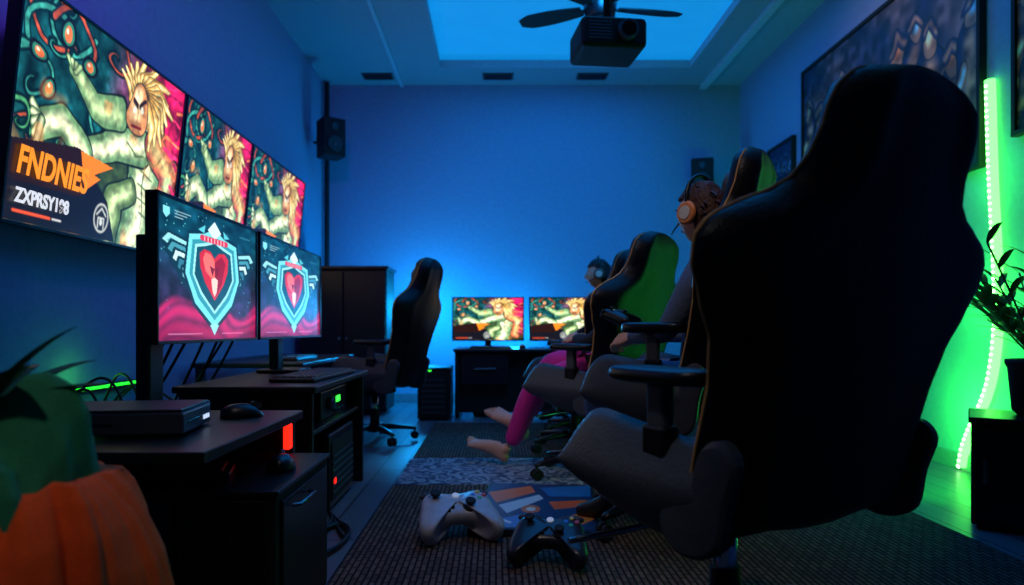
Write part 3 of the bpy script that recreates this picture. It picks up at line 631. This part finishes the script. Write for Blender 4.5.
def build_chair_parts():
    P=[]
    N=44; rings=[]
    hs=[.955*k/64 for k in range(65)]
    for h in hs:
        w=interp(h,WP); r=[]
        for i in range(N):
            th=2*math.pi*i/N; s=math.cos(th); ss=math.copysign(abs(s)**.8,s); sg=1 if math.sin(th)>=0 else -1
            t=half(ss,h); r.append(bpoint(ss*w,midline(ss,h)+sg*t,h))
        rings.append(r)
    P.append(loft('backrest',rings,LE))
    pl=[]
    for h in hs[2:-1]: w=interp(h,WP); pl.append(bpoint(-.995*w,midline(.985,h)+half(.985,h)*.6,h))
    pr=[]
    for h in hs[2:-1][::-1]: w=interp(h,WP); pr.append(bpoint(.995*w,midline(.985,h)+half(.985,h)*.6,h))
    P.append(tube('piping',pl+pr,.0036,PIPE,None,False,3))
    P.append(ball('lumbar_pillow',bpoint(0,.10,.22),(.15,.05,.09),LE2)); P.append(ball('head_pillow',bpoint(0,.08,.80),(.11,.045,.07),LE2))
    rings=[]
    K=26
    for k in range(K+1):
        t=k/K; y=-.28+.52*t; w=.262+.012*math.sin(t*math.pi)
        endf=min(1,(t+.003)/.12); endf2=min(1,(1.003-t)/.30); ef=math.sqrt(1-(1-endf)**2+1e-4)*math.sqrt(1-(1-endf2)**2+1e-4)
        r=[]
        zc=.505
        for i in range(N):
            th=2*math.pi*i/N; s=math.cos(th); ss=math.copysign(abs(s)**.75,s)
            b=math.exp(-((abs(ss)-.82)/.17)**2)
            up=(.035+.15*b*(.45+.55*t))*(1-abs(ss)**6+.001)**.5; dn=(.085+.055*b*math.sin(min(1,t*1.3)*math.pi))*(1-abs(ss)**6+.001)**.5
            z=zc+(up if math.sin(th)>=0 else -dn)*ef
            r.append(Vector((ss*w,y,z)))
        rings.append(r)
    P.append(loft('seat',rings,LE2))
    for s in(-1,1):
        out=[(-.29,.41),(-.23,.375),(-.16,.385),(-.13,.44),(-.17,.49),(-.22,.52),(-.25,.60),(-.30,.62),(-.335,.58),(-.31,.50)]
        ol=catm(out,4,True)
        R_=[[Vector((s*x,(y+.225)*k-.225,(z-.48)*k+.48)) for y,z in ol] for x,k in((.236,.9),(.240,1),(.256,1),(.262,.9),(.264,.5))]
        P.append(loft('recline_cover_%s'%('L'if s<0 else'R'),R_,GP,smooth=False))
        nm='L'if s<0 else'R'; ay=-.12; ax=.235
        A_=[]
        for k in range(15):
            t=k/14; y=ay-.13+.29*t; w=.045*math.sqrt(max(.03,1-abs(2*t-1)**5))
            A_.append([Vector((s*ax+w*math.copysign(abs(math.cos(a))**.6,math.cos(a)),y,.735+.02*math.copysign(abs(math.sin(a))**.6,math.sin(a))*(.6+.4*w/.05))) for a in [2*math.pi*i/20 for i in range(20)]])
        P.append(loft('arm_pad_%s'%nm,A_,M_black)); P.append(box('arm_post_%s'%nm,s*ax-.014,s*ax+.014,ay-.01,ay+.045,.45,.72,GP,None,.008)); P.append(box('arm_sleeve_%s'%nm,s*ax-.018,s*ax+.018,ay-.02,ay+.055,.45,.63,M_black,None,.01))
        P.append(tube('lever_%s'%nm,[(s*.08,.02,.372),(s*.22,.02,.368),(s*.34,.04,.36)],.008,CHROME))
    P.append(box('tilt_mechanism',-.12,.12,-.12,.12,.35,.425,M_blackm,None,.01))
    P.append(cyl('gas_lift',(0,0,.12),(0,0,.35),.026,.026,CHROME)); P.append(cyl('lift_cover',(0,0,.1),(0,0,.24),.036,.032,M_blackm)); P.append(cyl('hub',(0,0,.07),(0,0,.13),.055,.045,M_black))
    for k in range(5):
        a=2*math.pi*k/5+.3; d=Vector((math.cos(a),math.sin(a),0)); sd=Vector((-d.y,d.x,0))
        R_=[]
        for r,z,w,h in((.03,.105,.03,.022),(.15,.10,.028,.02),(.28,.085,.022,.014),(.31,.08,.018,.01)):
            R_.append([d*r+sd*w*math.cos(q)+Vector((0,0,z+h*math.sin(q))) for q in [2*math.pi*i/12 for i in range(12)]])
        P.append(loft('base_leg_%d'%k,R_,M_black)); c=d*.30
        P.append(cyl('caster_stem_%d'%k,c+Vector((0,0,.05)),c+Vector((0,0,.08)),.009,.009,M_metal,None,10))
        for q in(-1,1): P.append(cyl('caster_%d_%d'%(k,q),c+sd*.006*q+Vector((0,0,.03)),c+sd*.026*q+Vector((0,0,.03)),.03,.028,M_blackm,None,18))
    return P
parts=build_chair_parts(); nch=[0]
def chair(x,y,yaw,sc=1.0):
    nm='gaming_chair' if nch[0]==0 else 'gaming_chair.%03d'%nch[0]
    e=empty(nm,(x,y,.013),math.radians(yaw),sc)
    for p in parts:
        if nch[0]==0: p.parent=e
        else:
            o=bpy.data.objects.new(p.name.split('.')[0],p.data); COL.objects.link(o); o.parent=e
    nch[0]+=1; return e
CH_A=chair(.575,1.76,30,(1.33,1.0,1.0))
CH_P=chair(.67,2.95,55,(1.05,.9,1.14))
CH_B=chair(.53,4.02,44,(1.16,1,1)); CH_C=chair(.55,4.85,48,(1.1,1,1)); CH_D=chair(.66,5.5,50,(1.05,1,1)); CH_E=chair(.86,6.05,55,.98)
CH_L=chair(-.90,5.2,72,(1.05,.98,1.0))
# ---------------------------------------------------------------- people
SK=mat('skin',(225,165,135),.55,0,None,0,.1,60,.06); HAIR=mat('dark_hair',(84,48,34),.6,0,None,0,.8,90,.4); HAIRB=mat('black_hair',(18,15,15),.6,0,None,0,.8,90,.4)
EYE=mat('eye_white',(225,225,225),.2); PUP=mat('pupil',(20,12,10),.2); LIP=mat('lips',(165,85,80),.5)
def skin_mesh(name,V,E,Rr,mats,lab,parent,sub=2,root=0):
    me=bpy.data.meshes.new(name); me.from_pydata([tuple(v) for v in V],E,[])
    o=bpy.data.objects.new(name,me); COL.objects.link(o)
    md=o.modifiers.new('Skin','SKIN'); md.use_smooth_shade=True
    if not me.skin_vertices:
        bpy.context.view_layer.objects.active=o
        bpy.ops.mesh.customdata_skin_add()
    sv=me.skin_vertices[0].data
    for i,r in enumerate(Rr):
        sv[i].radius=(r,r) if not isinstance(r,tuple) else r; sv[i].use_root=(i==root)
    sb=o.modifiers.new('Sub','SUBSURF'); sb.levels=sub; sb.render_levels=sub
    dg=bpy.context.evaluated_depsgraph_get(); dg.update()
    nm=bpy.data.meshes.new_from_object(o.evaluated_get(dg)); bpy.data.objects.remove(o)
    nm.materials.clear()
    for m in mats: nm.materials.append(m)
    if lab:
        segs=[(Vector(V[a]),Vector(V[b])) for a,b in E]
        for p in nm.polygons:
            c=p.center; best=9;bi=0
            for i,(a,b) in enumerate(segs):
                d=b-a; t=max(0,min(1,(c-a).dot(d)/max(1e-9,d.dot(d)))); q=(c-a-d*t).length
                if q<best: best=q;bi=i
            p.material_index=lab[bi]
    nm.polygons.foreach_set('use_smooth',[True]*len(nm.polygons))
    return link(name,nm,parent)
def head(parent,loc,rz,pitch,hair,cup,long=False):
    h=bpy.data.objects.new('head',None); COL.objects.link(h); h.parent=parent
    h.matrix_local=Matrix.Translation(loc)@Matrix.Rotation(rz,4,'Z')@Matrix.Rotation(pitch,4,'X')
    bm=bmesh.new(); bmesh.ops.create_uvsphere(bm,u_segments=56,v_segments=40,radius=1)
    for v in bm.verts:
        x,y,z=v.co; X=x*.077;Y=y*.097;Z=z*.118
        if z<0: X*=1-.32*z*z; Y=Y*(1-.18*z*z)+.012*z*z
        if y>0:
            Y+=.024*math.exp(-(X/.011)**2-((Z+.018)/.020)**2)+.008*math.exp(-(X/.009)**2-((Z-.002)/.02)**2)
            Y-=.009*(math.exp(-((X-.031)/.015)**2-((Z-.008)/.012)**2)+math.exp(-((X+.031)/.015)**2-((Z-.008)/.012)**2))
            Y+=.005*math.exp(-((abs(X)-.03)/.022)**2-((Z-.028)/.008)**2)+.006*math.exp(-(X/.02)**2-((Z+.058)/.008)**2)+.008*math.exp(-(X/.02)**2-((Z+.095)/.015)**2)
        v.co=(X,Y,Z)
    me=bpy.data.meshes.new('face'); bm.to_mesh(me); bm.free(); me.materials.append(SK); me.polygons.foreach_set('use_smooth',[True]*len(me.polygons)); link('face',me,h)
    for s in(-1,1):
        ball('eye_%d'%s,(s*.031,.077,.008),(.013,.011,.008),EYE,h,16); ball('pupil_%d'%s,(s*.031,.087,.008),(.005,.003,.005),PUP,h,12)
        ball('ear_%d'%s,(s*.079,-.005,-.002),(.010,.020,.031),SK,h,16); ball('brow_%d'%s,(s*.031,.091,.030),(.017,.005,.004),hair,h,12)
    ball('mouth',(0,.089,-.056),(.022,.007,.006),LIP,h,14)
    bm=bmesh.new(); bmesh.ops.create_uvsphere(bm,u_segments=64,v_segments=44,radius=1)
    dl=[]
    for v in bm.verts:
        x,y,z=v.co
        lim=.42+.1*x*x if y>.25 else (-.75 if y<-.15 else -.1+(y+.15)*1.3)
        if z<lim: dl.append(v)
        k=1.09+.05*mnoise.noise(v.co*3)+.035*mnoise.noise(v.co*9)
        if y<0 and z<0: k+=.02
        v.co=(x*.080*k,y*.100*k-.004,z*.120*k+.004)
    bmesh.ops.delete(bm,geom=dl,context='VERTS'); bmesh.ops.solidify(bm,geom=bm.faces[:],thickness=.008)
    me=bpy.data.meshes.new('hair'); bm.to_mesh(me); bm.free(); me.materials.append(hair); me.polygons.foreach_set('use_smooth',[True]*len(me.polygons)); link('hair',me,h)
    L=[]
    for k in range(120):
        a=random.random()*6.28; el=random.uniform(-.3,1.4); d=Vector((math.cos(a)*math.cos(el),math.sin(a)*math.cos(el),math.sin(el)))
        if d.y>.3 and d.z<.5: continue
        if d.z<0 and d.y>-.3: continue
        b=Vector((d.x*.082,d.y*.102,d.z*.124)); t=(d*.35+Vector((random.uniform(-.6,.6),-.6,random.uniform(-.9,-.2)))); L.append(leaf(b,t,.038,.008,.9,up=d,n=4))
    leaves('hair_tufts',L,hair,h)
    if cup:
        tube('headphone_band',[(s_*.098,-.01,z_) for s_,z_ in((-1,-.0),(-1.03,.06),(-.8,.115),(-.4,.147),(0,.156),(.4,.147),(.8,.115),(1.03,.06),(1,0))],.009,M_black,h)
        for s in(-1,1):
            cyl('ear_cushion_%d'%s,(s*.078,-.008,-.005),(s*.098,-.008,-.005),.043,.045,M_blackm,h,28,.006); cyl('ear_cup_%d'%s,(s*.097,-.008,-.005),(s*.112,-.008,-.005),.048,.043,cup,h,28,.005); cyl('cup_disc_%d'%s,(s*.111,-.008,-.005),(s*.116,-.008,-.005),.028,.026,mat('cup_white',(225,215,205),.4),h,20)
        tube('microphone',[(-.105,.01,-.03),(-.10,.06,-.06),(-.05,.115,-.065)],.003,M_black,h)
    return h
def hand(parent,w,fd,up,side,curl=.9):
    w=Vector(w);fd=Vector(fd).normalized();up=Vector(up); up=(up-fd*up.dot(fd)).normalized(); lt=fd.cross(up)*side
    R3=Matrix((lt,fd,up)).transposed()
    ball('palm',w+fd*.048,(.040,.052,.016),SK,parent,20,R3)
    for i,(o_,L_) in enumerate(((.030,.072),(.010,.080),(-.010,.075),(-.029,.058))):
        b=w+fd*.06+lt*o_*.8; V=[b]; d=fd.copy(); p=w+fd*.092+lt*o_; V.append(p); a=0
        for f in(.42,.32,.26):
            a+=curl*.55; d=(fd*math.cos(a)-up*math.sin(a)); p=p+d*L_*f; V.append(p)
        skin_mesh('finger_%d'%i,V,[(k,k+1) for k in range(4)],[.010,.0095,.009,.0082,.007],[SK],None,parent,1)
    V=[w+fd*.02+lt*.02,w+fd*.045+lt*.045-up*.012,w+fd*.07+lt*.058-up*.028,w+fd*.09+lt*.05-up*.042]
    skin_mesh('thumb',V,[(0,1),(1,2),(2,3)],[.014,.012,.010,.008],[SK],None,parent,1)
def foot(parent,ankle,heel,toe,up,big):
    heel=Vector(heel);d=(Vector(toe)-heel); L=d.length; d.normalize(); up=Vector(up); up=(up-d*up.dot(d)).normalized(); sd=d.cross(up)
    q=L/.25
    prof=[(0,.012,.02,.025),(.05,.028,.032,.032),(.15,.034,.042,.042),(.3,.030,.048,.048),(.5,.034,.038,.04),(.68,.044,.026,.028),(.80,.047,.019,.02),(.86,.044,.014,.017)]
    R_=[]
    for t,w,hu,zc in prof: R_.append([heel+d*L*t+sd*w*q*math.cos(a)+up*q*(zc+hu*math.sin(a)*(1 if math.sin(a)>0 else .8)) for a in [2*math.pi*i/20 for i in range(20)]])
    loft('foot_sole',R_,SK,parent)
    for i in range(5):
        o_=(-.034+.0175*i)*big*q; r=(.0135 if i==0 else .0095-.0005*i)*q; l=.86-.012*i*i*.5
        b=heel+d*L*(l-.08)+sd*o_+up*.018*q; R3=Matrix((sd,d,up)).transposed(); ball('toe_%d'%i,b+d*L*.11,(r,(.030-.003*i)*q,r),SK,parent,14,R3)
    skin_mesh('ankle_joint',[Vector(ankle),heel+d*L*.22+up*.05*q,heel+d*L*.12+up*.025*q],[(0,1),(1,2)],[.042,.038*q,.03*q],[SK],None,parent,1)
def person(name,x,y,yaw,shirt,pants,shoe,hair,cup,J={},bare=False,hrz=0,lean=.0,hands=True,sc=1.0,lg=1.0):
    e=empty(name,(x,y,.012),math.radians(yaw),sc)
    j=dict(pel=(0,-.12,.62),sp=(0,-.155+lean*.3,.77),ch=(0,-.17+lean*.7,.97),nb=(0,-.16+lean,1.12),nt=(0,-.13+lean*1.1,1.20),hd=(0,-.095+lean*1.2,1.30),
      sR=(.175,-.16+lean*.9,1.06),sL=(-.175,-.16+lean*.9,1.06),eR=(.25,-.05+lean*.5,.82),eL=(-.25,-.05+lean*.5,.82),wR=(.10,.16,.80),wL=(-.10,.16,.80),
      hR=(.095,-.08,.62),hL=(-.095,-.08,.62),kR=(.13,.34,.61),kL=(-.13,.34,.61),aR=(.13,.36,.13),aL=(-.13,.36,.13),tR=(.14,.54,.045),tL=(-.14,.54,.045))
    j.update(J); V=[];Rr=[];ix={}
    def add(k,r,p=None): ix[k]=len(V); V.append(Vector(p if p is not None else j[k])); Rr.append(r)
    def mid(a,b,t=.5): return Vector(j[a]).lerp(Vector(j[b]),t)
    add('pel',.125);add('sp',.12);add('ch',.14);add('nb',.065);add('nt',.05);add('ht',.045,Vector(j['hd'])-Vector((0,.01,.04)))
    E=[];lab=[]
    def ed(a,b,l): E.append((ix[a],ix[b]));lab.append(l)
    ed('pel','sp',0);ed('sp','ch',0);ed('ch','nb',0);ed('nb','nt',3);ed('nt','ht',3)
    for s in'RL':
        add('s'+s,.07);add('um'+s,.056,mid('s'+s,'e'+s));add('e'+s,.045);add('fm'+s,.041,mid('e'+s,'w'+s,.4));add('w'+s,.027)
        ed('ch','s'+s,0);ed('s'+s,'um'+s,0);ed('um'+s,'e'+s,0);ed('e'+s,'fm'+s,0);ed('fm'+s,'w'+s,0)
        add('h'+s,.092);add('tm'+s,.083*lg,mid('h'+s,'k'+s));add('k'+s,.062*lg);add('cm'+s,.057*lg,mid('k'+s,'a'+s,.35));add('a'+s,.038*lg)
        ed('pel','h'+s,1);ed('h'+s,'tm'+s,1);ed('tm'+s,'k'+s,1);ed('k'+s,'cm'+s,1);ed('cm'+s,'a'+s,1)
        if not bare:
            add('b'+s,.042,mid('a'+s,'t'+s,.45)-Vector((0,0,.02)));add('t'+s,.03); ed('a'+s,'b'+s,2);ed('b'+s,'t'+s,2)
    skin_mesh('body',V,E,Rr,[shirt,pants,shoe,SK],lab,e)
    head(e,j['hd'],hrz,math.radians(-4),hair,cup)
    nbv=Vector(j['nb']); R_=[]
    for r,z in((.085,-.03),(.09,.0),(.075,.035),(.066,.04),(.07,.0)): R_.append([nbv+Vector((r*math.cos(a)*1.1,r*math.sin(a),z+.015)) for a in [2*math.pi*i/24 for i in range(24)]])
    loft('collar',R_,shirt,e,caps=False)
    if hands:
        for s,q in(('R',1),('L',-1)):
            w=Vector(j['w'+s]);f=(w-Vector(j['e'+s])).normalized(); hand(e,w,f+Vector((0,.3,-.1)),(q*.7,0,.7),-1 if q>0 else 1,1.0)
    return e
HOOD=mat('slate_hoodie',(90,106,132),.85,0,None,0,.4,90,.12); JEAN=mat('denim_blue',(80,108,150),.85,0,None,0,.4,140,.2); DEN2=mat('grey_denim',(110,128,152),.85,0,None,0,.4,140,.2); SHOE=mat('dark_sneaker',(24,24,28),.5)
MAG=mat('magenta_leggings',(235,40,150),.7,0,None,0,.2,90,.1); TEE=mat('dark_tee',(26,30,40),.9,0,None,0,.3,90,.1)
ORC=mat('orange_cup',(250,145,80),.4)
f55=Vector((-math.sin(math.radians(55)),math.cos(math.radians(55)),0))
q=Vector((.68,2.95,0))-f55*.08
person('seated_gamer',q.x,q.y,55,HOOD,JEAN,SHOE,HAIR,ORC,J=dict(kR=(.12,.34,.64),kL=(-.12,.32,.64),aR=(.12,.26,.12),aL=(-.12,.24,.12),tR=(.12,.42,.045),tL=(-.12,.40,.045)),hrz=math.radians(-20),lean=-.01)
pb=person('seated_gamer.001',.58,4.02,50,TEE,MAG,SHOE,HAIRB,None,J=dict(pel=(0,-.10,.62),sp=(0,-.16,.72),ch=(.01,-.25,.83),nb=(.03,-.29,.94),nt=(.04,-.29,1.0),hd=(.05,-.27,1.08),sR=(.19,-.26,.90),sL=(-.15,-.26,.90),eR=(.22,-.08,.78),eL=(-.20,-.08,.76),wR=(.08,.1,.78),wL=(-.08,.1,.78),
   kR=(.10,.40,.62),kL=(-.10,.37,.48),aR=(.06,.54,.27),aL=(-.12,.54,.12)),bare=True,sc=1.0,lg=1.32)
foot(pb,(.06,.54,.27),(.06,.57,.12),(-.05,.79,.32),(-.2,-.75,.5),1)
foot(pb,(-.12,.54,.12),(-.12,.575,.0),(-.21,.84,.12),(0,-.6,.8),-1)
person('seated_gamer.002',.90,6.0,55,TEE,DEN2,SHOE,HAIRB,mat('grey_cup',(120,90,80),.4),hrz=math.radians(25),lean=.10)
cm=q+f55*.25
controller('game_controller.002',(cm.x,cm.y,.90),math.radians(55),math.radians(20),1.0,M_black,M_blackm)
# ---------------------------------------------------------------- lights
def area(name,loc,rot,sx,sy,col,en,spread=None):
    l=bpy.data.lights.new(name,'AREA'); l.shape='RECTANGLE'; l.size=sx; l.size_y=sy; l.color=col; l.energy=en
    o=bpy.data.objects.new(name,l); COL.objects.link(o); o.location=loc; o.rotation_euler=rot; return o
def point(name,loc,col,en,r=.1):
    l=bpy.data.lights.new(name,'POINT'); l.color=col; l.energy=en; l.shadow_soft_size=r; o=bpy.data.objects.new(name,l); COL.objects.link(o); o.location=loc; return o
def spot(name,loc,tgt,col,en,ang,blend=.8,r=.1):
    l=bpy.data.lights.new(name,'SPOT'); l.color=col; l.energy=en; l.spot_size=math.radians(ang); l.spot_blend=blend; l.shadow_soft_size=r
    o=bpy.data.objects.new(name,l); COL.objects.link(o); o.location=loc; o.rotation_euler=(Vector(tgt)-Vector(loc)).to_track_quat('-Z','Y').to_euler(); return o
BL=(.01,.24,1.0)
area('ceiling_blue_wash',(.74,5.0,H+.12),(0,0,0),2.3,4.4,BL,34)
point('glow_behind_cabinet',(-.76,7.5,1.05),(.005,.40,1),55,.15)
point('glow_behind_desk',(.2,7.6,.8),(.005,.40,1),26,.1)
spot('blue_washer',(.9,4.6,3.3),(.5,8.0,1.5),(.008,.31,1),270,80,1,.3)
spot('purple_accent',(-.7,1.6,3.3),(-1.96,3.6,2.7),(.30,.03,1),110,90,1,.2)
spot('green_wall_fill',(1.95,3.3,.2),(2.8,4.0,.55),(.02,1,.06),130,120,1,.1)  # added spot spreading the strip's green over the wall; no uplighter stands here
for i,(yy,zz,en) in enumerate([(4.05,.35,24),(3.95,1.0,16),(3.92,1.7,8)]): spot('green_strip_glow_%d'%i,(2.50,yy,zz),(2.8,yy,zz),(.03,1,.06),en,150,1,.06)
point('green_corner_glow',(-1.85,3.2,.62),(.1,1,.1),.4,.05)
spot('planter_fill',(-.5,-.3,3.5),(-.76,1.15,.5),(1,.85,.75),50,22,.9,.1)  # added fill spot behind the camera, brightens the planter; no real fixture
spot('rug_fill',(.1,.9,3.5),(.1,3.0,0),(1,.80,.72),45,50,1,.15)  # unseen fill added to lift the front rug and controllers
spot('seat_fill',(-.7,.3,3.3),(.25,1.65,.5),(.9,.95,1),44,18,.9,.15)  # added fill aimed at the front chair's seat side, not a room lamp
spot('row_fill',(-.9,2.2,3.4),(.5,3.9,.6),(.9,.85,1),55,34,1,.15)  # extra fill spot added over the chair row, no ceiling fitting
spot('head_fill',(.2,1.6,3.3),(.85,2.8,1.25),(1,.85,.75),22,16,1,.1)  # narrow fill added to pick out the gamer's head, no lamp there
spot('poster_fill',(1.2,4.4,3.5),(2.8,5.0,2.6),(1,.75,.55),30,70,1,.1)  # warm fill added to brighten the poster; no lamp is mounted over it
w=bpy.data.worlds.new('World'); S.world=w; w.use_nodes=True; bg=w.node_tree.nodes['Background']; bg.inputs[0].default_value=(.05,.10,.22,1); bg.inputs[1].default_value=.08
# ---------------------------------------------------------------- camera
cd=bpy.data.cameras.new('Camera'); cam=bpy.data.objects.new('Camera',cd); COL.objects.link(cam); S.camera=cam
cam.location=(0,0,CH); cam.rotation_euler=(math.pi/2,0,0); cd.sensor_width=36; cd.lens=F/1024*36; cd.shift_x=16/1024; cd.shift_y=35.5/1024; cd.clip_start=.05
cd.dof.use_dof=True; cd.dof.focus_distance=2.4; cd.dof.aperture_fstop=2.2
